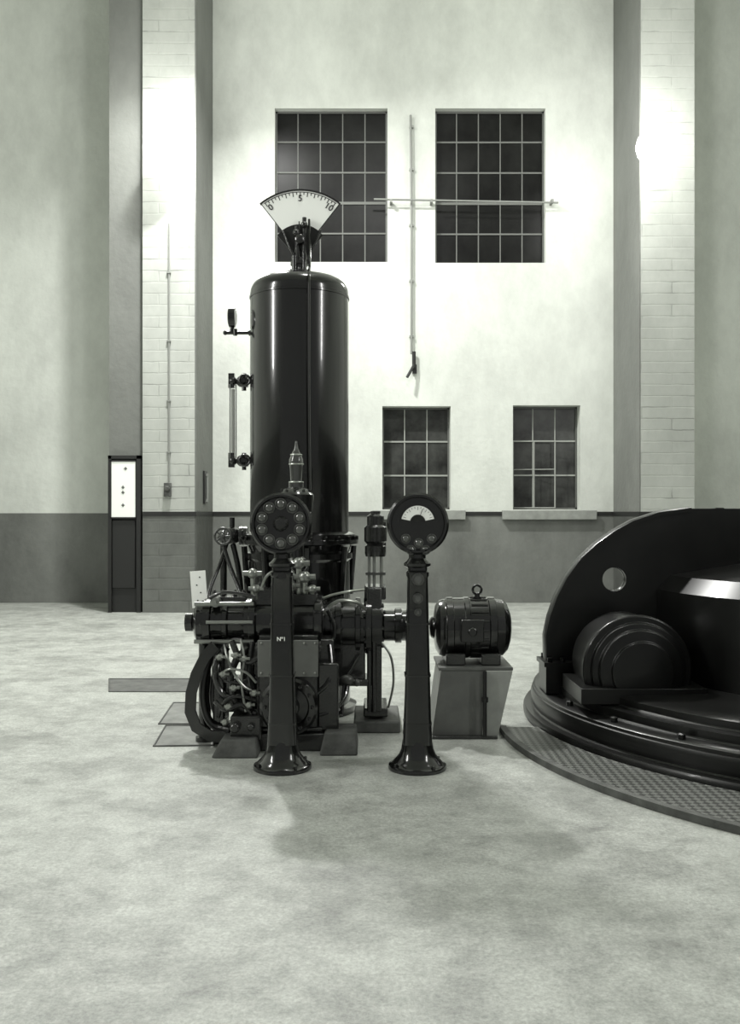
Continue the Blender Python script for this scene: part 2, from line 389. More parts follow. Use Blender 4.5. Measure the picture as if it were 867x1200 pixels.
dx0,dx1=X(128,14.05),X(166,14.05); dz1=Z(534,14.05)
dr=MB().box(dx0,dx1,14.04,14.1,0,dz1).done('door_1',M_BAND); struct(dr,'tall black painted door')
MB().box(dx1-.06,dx1,13.98,14.04,0,dz1).box(dx0,dx0+.05,13.98,14.04,0,dz1).box(dx0,dx1,13.98,14.04,dz1-.05,dz1).done('door_frame',M_BLACK,dr)
MB().box(dx0+.05,dx1-.09,14.01,14.04,.36,1.38).done('door_panel',M_BAND,dr,bevel=.01)
bz0,bz1=Z(606,14.0),Z(541,14.0)
e=thing('notice_board',(X(145,14),14.0,bz0),'white rectangular board with small black crosses','board')
MB().box(X(130,14),X(159,14),13.99,14.02,bz0,bz1).done('board_panel',M_WHITE,e)
MB().box(X(129,14),X(160,14),13.98,14.02,bz0-.02,bz0).box(X(129,14),X(160,14),13.98,14.02,bz1,bz1+.02).box(X(159,14),X(160.3,14),13.98,14.02,bz0-.02,bz1+.02).done('board_frame',M_BLACK,e)
for px,py in ((147,549),(144,571),(144,577),(144,592)):
    b=MB(); q=P(px,py,13.985); r=.025; b.box(q.x-r,q.x+r,q.y-.002,q.y+.004,q.z-.006,q.z+.006).box(q.x-.006,q.x+.006,q.y-.002,q.y+.004,q.z-r,q.z+r)
    b.done('cross_mark',M_BLACK,e)

# wall lamps
for (px,py,lab) in ((193,166,0),(741,172,1)):
    Yl=13.5; c=P(px,py,Yl)
    if lab==1: c.x=pxr0+.04
    e=thing('wall_lamp',(c.x,YP,c.z),'bright white globe lamp on an iron wall bracket','lamp','globe wall lamps')
    MB().lathe([(.02,-.25),(.14,-.21),(.22,-.12),(.25,0),(.22,.12),(.14,.2),(.06,.24)],c,ZA,32).done('globe',M_GLOBE,e)
    xa=c.x if lab==0 else pxr0+.12
    MB().lathe([(.06,.22),(.07,.26),(.02,.28)],c,ZA,20).tube([c+ZA*.27,c+ZA*.30+YA*.1,Vector((xa,YP-.02,c.z+.30))],.016,10).lathe([(.06,0),(.06,.02),(.03,.04)],(xa,YP,c.z+.30),NY,20).done('bracket',M_CONDUIT,e)
    l=bpy.data.lights.new('globe_light','POINT'); l.energy=130; l.shadow_soft_size=.3; l.color=(1,1,.96)
    lo=bpy.data.objects.new('globe_light',l); lo.location=c+Vector((0.25 if lab==0 else -.35,-.50,.20)); sc.collection.objects.link(lo)

# ------------------------------------------------------------------ floor covers
def hatch(name,pts,lab,z=.003,m=M_COVER,rm=M_HATCH,rr=.007):
    e=thing(name,(sum(p[0] for p in pts)/4,sum(p[1] for p in pts)/4,0),lab,'floor hatch')
    b=MB(); b.hexa([(p[0],p[1],0) for p in pts]+[(p[0],p[1],z) for p in pts]); b.done('cover_plate',m,e)
    b=MB()
    for i in range(4):
        p=Vector((*pts[i],z)); q=Vector((*pts[(i+1)%4],z)); b.tube([p,q],rr,6,1)
    b.done('rim',rm,e)
def gp(px,py): Y=1650.0/(py-600); return (X(px,Y),Y)
hatch('trench_cover',[gp(128,811),gp(226,811),gp(228,796),gp(128,796)],'dark steel trench cover plate set in floor',m=M_HATCH)
hatch('floor_hatch',[gp(186,849),gp(232,849),gp(236,824),gp(203,824)],'square hatch cover in concrete floor')
hatch('floor_hatch',[gp(180,875),gp(250,874),gp(252,851),gp(194,851)],'square hatch cover in concrete floor')

# ------------------------------------------------------------------ pressure tank
TY=7.15; s=TY/F; TX=X(351,TY); tank=thing('pressure_tank',(TX,TY,0),'tall black enamelled cylindrical pressure tank with domed top','tank')
zt=lambda py: Z(py,TY)
r=57.5*s
zf=zt(632)
prof=[(r*.97,zf+.02),(r,zf+.05),(r,zt(346))]
for i in range(1,9):
    t=math.pi/2*i/8; prof.append((r*(.68+.32*math.cos(t)), zt(346)+ .12*math.sin(t)))
prof+= [(r*.45,zt(346)+.150),(r*.2,zt(346)+.165),(0,zt(346)+.168)]
MB().lathe(prof,(TX,TY,0),ZA,96).done('tank_shell',M_TANK,tank,smooth=60)
b=MB().lathe([(r*1.0,zf-.1),(r*1.05,zf-.04),(r*1.2,zf-.03),(r*1.2,zf+.0),(r*1.13,zf+.005),(r*1.13,zf+.04),(r*1.0,zf+.06)],(TX,TY,0),ZA,64)
b.bolts((TX,TY,zf),ZA,r*1.16,24,.016,.03); b.done('bolted_flange',M_ENAMEL,tank)
b=MB().lathe([(r*1.16,0),(r*1.16,.05),(r*1.03,.07),(r*1.03,zf-.16),(r*1.08,zf-.14),(r*1.08,zf-.1),(r,zf-.09)],(TX,TY,0),ZA,64)
for k in range(8):
    t=2*math.pi*k/8+.2; d=Vector((math.cos(t),math.sin(t),0)); b.cyl(Vector((TX,TY,zf-.42))+d*r*1.05,Vector((TX,TY,zf-.05))+d*r*1.12,.022,seg=8)
b.done('support_skirt',M_ENAMEL,tank)
MB().lathe([(r-.001,0),(r+.006,.004),(r+.006,.02),(r-.001,.024)],(TX,TY,zt(352)),ZA,64).done('seam_band',M_TANK,tank)
b=MB(); yr=TY-r-.03
b.tube([Vector((X(358,yr),TY-.02,Z(258,TY))),Vector((X(360,yr),TY-.1,Z(312,TY)+.04)),Vector((X(361,yr),TY-r*.8,zt(331))),Vector((X(362,yr),yr,zt(350))),Vector((X(362,yr),yr,zt(480))),Vector((X(364,yr),yr,zt(626)))],.009,8,4)
b.done('float_rod',M_ENAMEL,tank)
top=zt(346)+.165
b=MB().lathe([(.075,-.02),(.075,.02),(.055,.022),(.055,.06),(.07,.062),(.07,.085),(.03,.09)],(TX,TY,top),ZA,24).bolts((TX,TY,top+.02),ZA,.066,8,.008,.014)
b.cyl((TX-.035,TY-.05,top-.02),(TX-.035,TY-.05,top+.12),.02).cyl((TX+.04,TY-.05,top-.02),(TX+.04,TY-.05,top+.14),.018)
b.done('top_nozzle',M_IRON,tank)
ind=MB()
cc=Vector((TX+.5*s,TY,Z(296,TY)))
ind.tube([cc+Vector((-.02,0,-.13)),cc+Vector((-.02,0,.20))],.02,10,1).tube([cc+Vector((.03,-.02,-.14)),cc+Vector((.035,-.02,.26))],.017,10,1)
ind.tube([cc+Vector((-.13,0,.17)),cc+Vector((-.07,-.01,.02)),cc+Vector((-.02,0,-.06))],.01,8,3).tube([cc+Vector((.16,0,.17)),cc+Vector((.10,-.01,.04)),cc+Vector((.03,0,-.06))],.01,8,3)
ind.sphere(cc+Vector((-.025,-.03,.14)),.03).sphere(cc+Vector((.035,-.04,.2)),.026).box(cc.x-.06,cc.x+.07,TY-.03,TY+.03,cc.z-.09,cc.z-.06)
ind.lathe([(.035,0),(.035,.05),(.02,.06)],cc+Vector((0,-.01,.09)),NY,16)
ind=ind.done('level_indicator',M_IRON,tank,label='fan-shaped water level dial on iron bracket')
ha=math.radians(38); ri,ro=34*s,74*s
def sector(r0,r1,h): 
    return arc(0,0,r1,math.pi/2-h,math.pi/2+h,40)+arc(0,0,r0,math.pi/2+h,math.pi/2-h,24)
MB().plate(sector(ri,ro,ha),[],.012,cc+Vector((0,.03,0)),XA,ZA).done('dial_face',M_WHITE,ind,label='white fan-shaped scale')
b=MB().plate(sector(ro-.002,ro+.009,ha+.02),[],.03,cc+Vector((0,.03,0)),XA,ZA)
for sg in (-1,1):
    d=Vector((math.sin(sg*ha),0,math.cos(sg*ha))); b.tube([cc+YA*.03+d*ri*.9,cc+YA*.03+d*ro],.006,8,1)
b.done('dial_rim',M_BLACK,ind)
MB().plate(arc(0,0,ri,math.radians(38),math.radians(142),24)+[(-.03,-.03),(.03,-.03)],[],.02,cc+Vector((0,.025,0)),XA,ZA).done('hub_plate',M_BLACK,ind)
b=MB()
for k in range(21):
    t=-ha*.92+2*ha*.92*k/20; L_=(.034 if k%2==0 else .02); d=Vector((math.sin(t),0,math.cos(t)));n=Vector((d.z,0,-d.x)); w=.0028
    a0=cc+YA*.021+d*(ro-.012-L_); a1=cc+YA*.021+d*(ro-.012)
    b.hexa([a0-n*w,a0+n*w,a0+n*w+YA*.003,a0-n*w+YA*.003,a1-n*w,a1+n*w,a1+n*w+YA*.003,a1-n*w+YA*.003])
b.plate(sector(ro-.014,ro-.010,ha*.94),[],.004,cc+Vector((0,.022,0)),XA,ZA)
b.done('scale_ticks',M_BLACK,ind)
for st,t,dr_ in (('0',-ha*.86,.065),('5',0,.062),('10',ha*.84,.065)):
    d=Vector((math.sin(t),0,math.cos(t))); text_mesh(st,.066,cc+YA*.019+d*(ro-dr_),M_BLACK,ind,'scale_number',tilt=-t,bold=.0008)
b=MB(); t=-.03; d=Vector((math.sin(t),0,math.cos(t)))
b.cyl(cc+YA*.0+d*.02,cc+YA*.01+d*(ri+.02),.01,.004,8); b.done('pointer',M_BLACK,ind)

gy=TY; b=MB(); zg=zt(390)
b.cyl((X(262,gy),gy,zg),(TX-r+.01,gy,zg),.014).lathe([(.024,0),(.024,.012)],(TX-r-.012,gy,zg),XA,12).cyl((X(271,gy),gy,zg),(X(271.5,gy),gy,zt(384)),.013).sphere((X(264,gy),gy,zg),.018).cyl((X(276,gy),gy-.02,zg-.025),(X(276,gy),gy-.02,zg+.025),.016)
pg=b.done('gauge_pipe',M_IRON,tank,label='small pressure gauge on elbow pipe')
gc=Vector((X(272,gy),gy,zt(372)))
MB().lathe([(.06,-.028),(.076,-.022),(.076,.022),(.066,.026)],gc,XA,28).cyl(gc-ZA*.09,gc-ZA*.06,.016).done('gauge_case',M_ENAMEL,pg)
MB().lathe([(.055,.024),(.055,.030)],gc,XA,28).done('gauge_face',M_WHITE,pg)
for py in (447,540):
    b=MB(); zz=zt(py); b.cyl((X(268,gy),gy,zz),(TX-r+.01,gy,zz),.02).lathe([(.045,0),(.045,.018)],(TX-r-.035,gy,zz),XA,16)
    b.sphere((X(283,gy),gy,zz),.04,1,1,1.1).sphere((X(273,gy),gy,zz),.035).cyl((X(286,gy),gy-.06,zz),(X(286,gy),gy+.02,zz),.018)
    b.torus((X(288,gy),gy-.07,zz),YA,.04,.009,20,8).cyl((X(286,gy),gy,zz-.07),(X(286,gy),gy,zz+.06),.017)
    b.box(X(271,gy)-.02,X(275,gy),gy-.02,gy+.02,zz-.05,zz+.06)
    b.done('gauge_cock',M_IRON,tank)
MB().cyl(P(273,456,gy),P(273,531,gy),.014,seg=16).done('sight_glass',M_TUBE,tank,label='pale vertical water level glass tube')
MB().cyl(P(269.5,450,gy-.02),P(269.5,538,gy-.02),.005).done('guard_rod',M_DSTEEL,tank)
MB().cyl(P(276.5,450,gy-.02),P(276.5,538,gy-.02),.005).done('guard_rod',M_DSTEEL,tank)
b=MB(); zz=zt(628)
b.cyl((X(262,gy),gy,zz),(TX-r*1.1,gy,zz),.045).lathe([(.075,0),(.075,.025)],(X(281,gy),gy,zz),XA,20).lathe([(.075,0),(.075,.025)],(X(286,gy),gy,zz),XA,20).sphere((X(272,gy),gy,zz),.07)
b.cyl((X(272,gy),gy,zz),(X(272,gy),gy,zz+.14),.02).sphere((X(262,gy),gy,zz-.01),.05)
vl=b.done('outlet_valve',M_IRON,tank,label='flanged outlet valve with spoked handwheel')
b=MB(); hc=Vector((X(264,gy),gy-.13,zz)); b.torus(hc,YA,.06,.010,28,8).sphere(hc,.022).cyl(hc,hc+YA*.12,.012)
for k in range(5):
    t=2*math.pi*k/5; b.cyl(hc,hc+Vector((math.cos(t),0,math.sin(t)))*.06,.007,seg=8)
b.done('handwheel',M_IRONL,vl)
MB().cyl((X(262,gy),gy,zz-.02),(X(262,gy),gy,0),.026).done('outlet_pipe',M_IRON,tank)
MB().tube([P(266,636,gy),P(258,660,gy-.1),P(246,690,gy-.2),P(240,722,gy-.3)],.016).done('drain_pipe',M_IRON,tank)
MB().tube([P(262,640,gy-.05),P(270,665,gy-.1),P(284,700,gy-.2),P(288,722,gy-.3)],.016).done('drain_pipe',M_IRON,tank)
MB().tube([P(272,634,gy),P(278,660,gy),P(282,690,gy),P(283,740,gy)],.022).done('drain_pipe',M_IRON,tank)

# ------------------------------------------------------------------ governor pump unit
g=thing('governor_pump_unit',(-.5,6.2,0),'dark cast-iron oil pump and governor machinery with pipes','machine')
GY=6.15
MB().box(-.84,-.25,5.88,6.6,0,.11).box(-.80,-.3,5.92,6.56,.11,.14).done('bedplate',M_IRON,g,bevel=.01)
b=MB().box(-.70,-.33,5.92,6.42,.14,.66).box(-.72,-.31,5.90,6.44,.62,.68).box(-.70,-.33,5.93,6.4,.68,.72)
for i in range(7): b.lathe([(.013,-.002),(.013,.012)],(-.705+.065*i,5.9,.65),NY,6)
b.done('gear_housing',M_IRON,g,bevel=.012)
MB().box(X(302,5.9),X(373,5.9),5.885,5.905,Z(793,5.9),Z(750,5.9)).done('cover_panel',M_PANEL,g,bevel=.004,label='light grey riveted cover panel')
b=MB()
for i in range(6):
    for zz in (Z(754,5.88),Z(789,5.88)): b.sphere((X(306+i*12.6,5.88),5.885,zz),.008,seg=8)
b.pieces('rivet',M_DSTEEL,g)
rc=Vector((X(338,5.85),5.9,Z(829,5.85)))
b=MB().lathe([(.182,-.03),(.182,.03),(.165,.045),(.13,.045),(.12,.03),(.07,.035),(.06,.08),(.03,.09)],rc,NY,48).bolts(rc+NY*.045,NY,.147,12,.013,.014)
b.done('round_cover',M_ENAMEL,g)
zc=Z(729,GY); ax=(0,GY,zc)
def lx(px): return X(px,GY)
prof=[(.035,lx(217)),(.06,lx(218)),(.06,lx(226)),(.04,lx(227)),(.04,lx(229)),(.11,lx(230)),(.135,lx(233)),(.135,lx(240)),(.155,lx(241)),(.155,lx(249)),(.125,lx(250)),(.12,lx(262)),(.135,lx(263)),(.135,lx(268)),(.12,lx(270)),(.12,lx(288)),(.16,lx(289)),(.16,lx(294)),(.165,lx(295)),(.165,lx(301)),(.14,lx(303)),(.14,lx(330)),(.17,lx(332)),(.17,lx(340)),(.15,lx(342)),(.15,lx(368)),(.18,lx(370)),(.18,lx(378)),(.1,lx(379))]
b=MB().lathe([(r_,h_) for r_,h_ in prof],ax,XA,48)
b.bolts((lx(241),GY,zc),-XA,.142,10,.012,.018).bolts((lx(289),GY,zc),-XA,.148,12,.012,.016).bolts((lx(332),GY,zc),-XA,.157,12,.011,.014)
b.done('servo_cylinder',M_ENAMEL,g)
for dy,dz,rr in ((-.12,.13,.014),(-.13,-.11,.014),(-.18,.02,.011)):
    MB().cyl((lx(232 if rr>.012 else 247),GY+dy,zc+dz),(lx(300),GY+dy,zc+dz),rr).done('tie_rod',M_DSTEEL,g)
for bx in ((252,266,-.1,.1,.0,zc-.1),(284,300,-.1,.1,.0,zc-.1),(371,392,-.1,.12,.11,zc-.1),(374,398,-.2,-.1,.11,zc-.24)):
    MB().box(lx(bx[0]),lx(bx[1]),GY+bx[2],GY+bx[3],bx[4],bx[5]).done('support_leg',M_IRON,g,bevel=.012)
for bx in ((248,290,-.06,.1,.1,.17,(252,262,276,286)),(300,334,-.08,.12,.12,.22,(305,320)),(342,372,-.1,.12,.12,.19,(348,362))):
    b=MB().box(lx(bx[0]),lx(bx[1]),GY+bx[2],GY+bx[3],zc+bx[4],zc+bx[5])
    for px in bx[6]: b.lathe([(.014,-.002),(.014,.03),(.008,.045)],(lx(px),GY-.02,zc+bx[5]),ZA,8)
    b.done('valve_chest',M_IRON,g,bevel=.006)
b=MB().cyl((lx(256),GY-.05,zc+.14),(lx(256),GY-.13,zc+.14),.03).cyl((lx(256),GY-.12,zc+.14),(lx(256),GY-.17,zc+.14),.014).done('plug',M_DSTEEL,g)
cx=X(347,6.2); b=MB()
b.lathe([(.10,zc+.12),(.10,zc+.2),(.07,zc+.22),(.06,Z(668,6.2)),(.075,Z(664,6.2)),(.075,Z(655,6.2)),(.05,Z(652,6.2)),(.045,Z(610,6.2)),(.11,Z(600,6.2)),(.118,Z(580,6.2)),(.085,Z(573,6.2)),(.045,Z(571,6.2))],(cx,6.2,0),ZA,36)
b.bolts((cx,6.2,Z(577,6.2)),ZA,.095,10,.01,.02)
b.done('governor_column',M_ENAMEL,g)
b=MB().lathe([(.048,Z(572,6.2)),(.05,Z(566,6.2)),(.038,Z(564,6.2)),(.042,Z(548,6.2)),(.048,Z(542,6.2)),(.045,Z(538,6.2)),(.036,Z(534,6.2)),(.022,Z(529,6.2)),(.012,Z(525,6.2)),(.006,Z(517,6.2))],(cx,6.2,0),ZA,24)
b.done('oil_lubricator',mat('lubricator_glass',.06,.12,coat=1),g,label='pointed dark glass and steel oil lubricator')
for py in (544,533,565): MB().torus((cx,6.2,Z(py,6.2)),ZA,.046 if py!=533 else .036,.005,24,8).done('lubricator_ring',M_STEEL,g)
for px,py,rr in ((296,672,6),(341,686,6),(357,676,7),(350,660,7),(366,690,5),(300,690,5)):
    b=MB(); q=P(px,py,6.05); k=6.05/F; b.sphere(q,rr*k).cyl(q,Vector((q.x,q.y+.05,zc+.12)),rr*k*.45).cyl(q-XA*rr*k*1.8,q+XA*rr*k*1.8,rr*k*.5)
    b.done('pipe_fitting',M_DSTEEL,g)
PY=6.5; zp=Z(733,PY)
def rx(px): return X(px,PY)
b=MB().lathe([(.1,rx(372)),(.2,rx(374)),(.2,rx(380)),(.165,rx(381)),(.165,rx(388)),(.19,rx(389)),(.19,rx(393)),(.205,rx(394)),(.205,rx(400)),(.17,rx(401)),(.17,rx(416)),(.195,rx(417)),(.195,rx(422)),(.15,rx(423)),(.15,rx(428)),(.20,rx(429)),(.20,rx(435)),(.1,rx(436))],(0,PY,zp),XA,48)
b.bolts((rx(429),PY,zp),-XA,.18,12,.012,.016).bolts((rx(400),PY,zp),XA,.188,12,.012,.016).bolts((rx(380),PY,zp),XA,.184,12,.011,.014)
b.done('pump_housing',M_ENAMEL,g)
MB().box(rx(384),rx(428),PY-.12,PY+.1,Z(798,PY),zp-.1).box(rx(380),rx(432),PY-.14,PY+.12,Z(800,PY),Z(792,PY)).done('pump_sump',M_IRON,g,bevel=.01)
b=MB().lathe([(.175,rx(436)),(.175,rx(447)),(.1,rx(449)),(.107,rx(450)),(.107,rx(462)),(.12,rx(463)),(.12,rx(470)),(.105,rx(471)),(.105,rx(481)),(.06,rx(482)),(.06,rx(488)),(.03,rx(489)),(.03,X(501,6.5))],(0,PY,zp),XA,40)
b.bolts((rx(447),PY,zp),XA,.145,10,.012,.016)
b.done('shaft_coupling',M_ENAMEL,g)
b=MB().box(rx(430),rx(447),PY-.12,PY+.26,.14,Z(688,PY)).box(rx(427),rx(452),PY-.06,PY+.24,Z(702,PY),Z(687,PY)).box(rx(426),rx(454),PY-.1,PY+.28,.10,.16)
b.cyl((rx(438),PY-.13,.14),(rx(438),PY-.13,zp),.02)
b.done('bearing_post',M_IRON,g,bevel=.01)
by=6.6
b=MB().box(X(415,by),X(468,by),6.36,6.9,0,.08); b.done('foundation_block',M_HATCH,g,bevel=.012,label='grey concrete foot')
vx=X(440,6.6)
b=MB().lathe([(.07,Z(652,6.6)),(.075,Z(648,6.6)),(.075,Z(640,6.6)),(.06,Z(638,6.6)),(.08,Z(634,6.6)),(.08,Z(618,6.6)),(.06,Z(615,6.6)),(.06,Z(605,6.6)),(.035,Z(602,6.6)),(.035,Z(599,6.6))],(vx,6.6,0),ZA,28)
b.cyl((vx+.06,6.6,Z(650,6.6)),(vx+.06,6.6,Z(612,6.6)),.014)
rv=b.done('relief_valve',M_IRON,g)
for dx in (-.045,-.01,.04): MB().cyl((vx+dx,6.6,Z(690,6.6)),(vx+dx,6.6,Z(650,6.6)),.011,seg=10).done('valve_spindle',M_DSTEEL,rv)
MB().box(vx-.07,vx+.07,6.56,6.64,Z(672,6.6)-.01,Z(672,6.6)+.01).done('yoke',M_IRONL,rv)
def pipe(pts,rad,name='oil_pipe',m=M_IRON,seg=10,**k):
    return MB().tube([P(a,b_,c_) for a,b_,c_ in pts],rad,seg).done(name,m,g,**k)
pipe([(375,703,6.3),(390,697,6.28),(410,693,6.3),(426,691,6.42)],.009,'small_oil_pipe',M_STEEL)
pipe([(446,752,6.4),(458,770,6.38),(461,800,6.4),(455,829,6.5)],.008,'small_oil_pipe',M_DSTEEL)
pipe([(384,712,6.2),(398,704,6.2),(418,706,6.25),(428,714,6.32)],.012,'small_oil_pipe',M_DSTEEL)
pipe([(376,762,6.25),(388,752,6.2),(392,735,6.2),(384,715,6.2)],.014,'small_oil_pipe',M_IRON)
pipe([(420,770,6.3),(412,784,6.25),(404,800,6.2),(400,838,6.1)],.012,'small_oil_pipe',M_IRON)
fp=[P(a,b_,5.97) for a,b_ in ((252,756),(240,770),(230,790),(224,812),(223,834),(230,852),(246,862),(268,864))]
rings=[]
for i,p in enumerate(fp):
    d=(fp[min(i+1,7)]-fp[max(i-1,0)]).normalized(); n=Vector((-d.z,0,d.x))*.034
    rings.append([p-n-YA*.015,p+n-YA*.015,p+n+YA*.015,p-n+YA*.015])
MB().loft(rings).done('curved_frame',M_ENAMEL,g,smooth=30,label='flat black curved frame bar')
pipe([(254,758,6.10),(244,778,6.06),(238,806,6.04),(240,832,6.04),(250,850,6.04),(270,856,6.0)],.026,'suction_hose',M_RUBBER,14,label='black curved suction hose')
pipe([(266,758,6.12),(256,776,6.10),(250,804,6.08),(251,828,6.08),(262,846,6.08),(280,852,6.05)],.024,'suction_hose',M_RUBBER,14,label='black curved suction hose')
MB().cyl((lx(240),GY,zc-.1),(lx(240),GY,0.0),.040).lathe([(.06,0),(.06,.03)],(lx(240),GY,0),ZA,20).done('suction_pipe',M_ENAMEL,g)
pipe([(262,762,6.0),(252,780,5.93),(256,806,5.92),(272,818,5.94),(290,812,6.0)],.020)
pipe([(290,760,6.0),(276,775,5.94),(270,800,5.93),(280,828,5.94),(300,836,5.94)],.024)
pipe([(298,790,5.96),(284,800,5.92),(262,796,5.93),(256,775,6.0)],.014)
pipe([(272,752,6.0),(280,770,5.94),(292,776,5.92),(304,770,5.93)],.020)
pipe([(304,812,5.95),(288,806,5.9),(276,792,5.9),(266,770,5.95),(262,750,6.05)],.009,m=M_DSTEEL)
pipe([(252,822,5.95),(264,832,5.9),(284,826,5.9),(296,842,5.92)],.016)
pipe([(296,752,5.97),(292,790,5.93),(296,822,5.93),(290,846,5.93)],.018)
pipe([(256,840,5.97),(262,824,5.92),(276,816,5.9),(300,820,5.92)],.013)
pipe([(258,790,5.93),(270,784,5.88),(288,788,5.88),(300,800,5.9)],.008,m=M_DSTEEL)
pipe([(282,750,5.96),(286,772,5.9),(283,800,5.9),(288,834,5.9)],.008,m=M_DSTEEL)
pipe([(372,812,5.95),(384,800,5.95),(388,780,6.0),(386,756,6.05)],.016)
pipe([(374,838,5.95),(392,832,5.98),(404,818,6.1),(408,800,6.2)],.012)
pipe([(246,700,6.05),(262,694,6.02),(284,696,6.02),(300,700,6.02)],.012)
pipe([(306,690,6.05),(312,676,6.03),(322,670,6.03),(336,674,6.04)],.010,m=M_DSTEEL)
MB().box(lx(262),lx(302),GY-.06,GY+.1,.2,.42).cyl((lx(282),GY-.06,.32),(lx(282),GY-.11,.32),.06).done('filter_box',M_IRON,g,bevel=.01)
for px,py in ((262,790),(274,806),(286,772),(268,828),(292,826),(282,846),(258,770),(298,812),(276,768),(264,846)):
    q=P(px,py,5.90); MB().lathe([(.020,-.02),(.022,.02),(.012,.03)],q,NY,6).cyl(q-XA*.028,q+XA*.036,.010).done('pipe_union',M_DSTEEL,g)
b=MB().box(X(272,5.95),X(308,5.95),5.86,6.3,Z(866,5.9),Z(838,5.9))
b.cyl((X(276,5.85),5.87,Z(850,5.9)),(X(276,5.85),5.80,Z(850,5.9)),.03).cyl((X(294,5.85),5.87,Z(850,5.9)),(X(294,5.85),5.82,Z(850,5.9)),.022)
b.done('oil_sump',M_IRON,g,bevel=.01)
def wedge(px0,px1,yb,yt,inset,name,lab):
    Yf=1650.0/(yb-600); h=Z(yt,Yf+.05); x0,x1=X(px0,Yf),X(px1,Yf)
    MB().hexa([(x0,Yf,0),(x1,Yf,0),(x1,Yf+.35,0),(x0,Yf+.35,0),(x0+inset,Yf+.07,h),(x1-inset*.4,Yf+.07,h),(x1-inset*.4,Yf+.35,h),(x0+inset,Yf+.35,h)]).done(name,M_CONC,g,bevel=.01,label=lab)
wedge(247,302,889,868,.05,'foundation_block','grey concrete foot')
wedge(374,419,886,860,.03,'foundation_block','grey concrete foot')
q=P(233,690,6.3)
ex=Vector((math.cos(.07),0,math.sin(.07))); ey=Vector((-math.sin(.07),0,math.cos(.07)))
k=6.3/F
MB().plate([(-9*k,-22*k),(9*k,-22*k),(9*k,21*k),(-9*k,21*k)],[],.008,q,ex,ey).cyl(q-ey*20*k+YA*.01,q-ey*34*k-YA*.05,.01).done('scale_plate',M_WHITE,g,label='white dotted plate')
for i in range(4):
    MB().lathe([(.005,0),(.005,.002)],q+ex*((i%2)*4-2)*k+ey*(i-1.5)*9*k-YA*.005,NY,8).done('plate_dot',M_BLACK,g)
b=MB().sphere(P(406,797,6.2),.035,1.4,1,1).sphere(P(418,800,6.2),.025).cyl(P(395,797,6.2),P(424,799,6.2),.012)
b.done('drain_cock',M_IRONL,g)

# ------------------------------------------------------------------ motor
MY=6.5; mz=Z(735,MY); mx=lambda px: X(px,MY)
mo=thing('electric_motor',(mx(551),MY,Z(771,MY)),'black horizontal electric motor with lifting eye','motor')
R=.205
b=MB().lathe([(.05,mx(503)),(.07,mx(505)),(.08,mx(508)),(.15,mx(510)),(R*.92,mx(514)),(R*.97,mx(519)),(R*.97,mx(521)),(R*1.03,mx(522)),(R*1.03,mx(529)),(R,mx(530)),(R,mx(542)),(R*1.03,mx(543)),(R*1.03,mx(548)),(R*.99,mx(549)),(R*.99,mx(570)),(R*1.03,mx(571)),(R*1.03,mx(578)),(R*.98,mx(579)),(R*.94,mx(588)),(R*.8,mx(593)),(R*.5,mx(597)),(R*.25,mx(598))],(0,MY,mz),XA,56)
b.done('motor_frame',M_ENAMEL,mo)
for k_ in range(20):
    t=2*math.pi*k_/20; d=Vector((0,math.cos(t),math.sin(t))); c0=Vector((mx(551),MY,mz))+d*(R*.99); MB().cyl(c0+XA*(mx(550)-mx(551)),c0+XA*(mx(569)-mx(551)),.010,seg=6).done('cooling_rib',M_IRON,mo)
for a_,b_ in ((520,542),(560,582)):
    MB().box(mx(a_),mx(b_),MY-R*1.0,MY+R*1.0,mz-R*.99-.03,mz-R*.75).done('motor_foot',M_IRON,mo,bevel=.008)
b=MB().box(mx(536),mx(562),MY-R-.06,MY-R*.7,mz-.07,mz+.08).lathe([(.03,0),(.03,.015)],(mx(549),MY-R-.06,mz),NY,16)
b.done('terminal_box',M_ENAMEL,mo,bevel=.012)
b=MB().torus((mx(559),MY,mz+R+.055),YA,.03,.009,24,8).cyl((mx(559),MY,mz+R-.01),(mx(559),MY,mz+R+.03),.018).lathe([(.03,0),(.03,.01)],(mx(559),MY,mz+R),ZA,16)
b.done('lifting_eye',M_ENAMEL,mo)
ms=thing('motor_stand',(mx(550),MY,0),'grey painted steel stand carrying the electric motor','stand')
yf=6.24; yb_=6.74; x_=lambda px: X(px,yf)
zt2=mz-R*.99-.031; zz=zt2-.02
MB().box(x_(514),x_(601),yf-.005,yb_,zz-.002,zt2-.001).done('top_plate',M_STAND,ms,bevel=.003)
def quad_plate(pts,th,m,name,label=None):
    MB().hexa([(a,b_,c) for a,b_,c in pts]+[(a,b_+th,c) for a,b_,c in pts]).done(name,m,ms,bevel=.003,label=label)
quad_plate([(x_(506),yf,0),(x_(565),yf,0),(x_(569),yf,zz),(x_(517),yf,zz)],.02,M_STAND,'front_plate')
quad_plate([(x_(570),yf-.03,0),(x_(582),yf-.03,0),(x_(600),yf-.03,zz),(x_(569),yf-.03,zz)],.02,M_STANDL,'leg_plate','light grey tapered leg plate')
quad_plate([(x_(506),yb_-.02,0),(x_(580),yb_-.02,0),(x_(598),yb_-.02,zz),(x_(517),yb_-.02,zz)],.02,M_STAND,'back_plate')
MB().hexa([(x_(506),yf+.02,0),(x_(506)+.02,yf+.02,0),(x_(506)+.02,yb_-.02,0),(x_(506),yb_-.02,0),(x_(517),yf+.02,zz),(x_(517)+.02,yf+.02,zz),(x_(517)+.02,yb_-.02,zz),(x_(517),yb_-.02,zz)]).done('side_plate',M_STANDL,ms)
MB().box(x_(506),x_(582),yf-.05,yf+.0,0,.02).done('foot_rail',M_IRON,ms,bevel=.003)
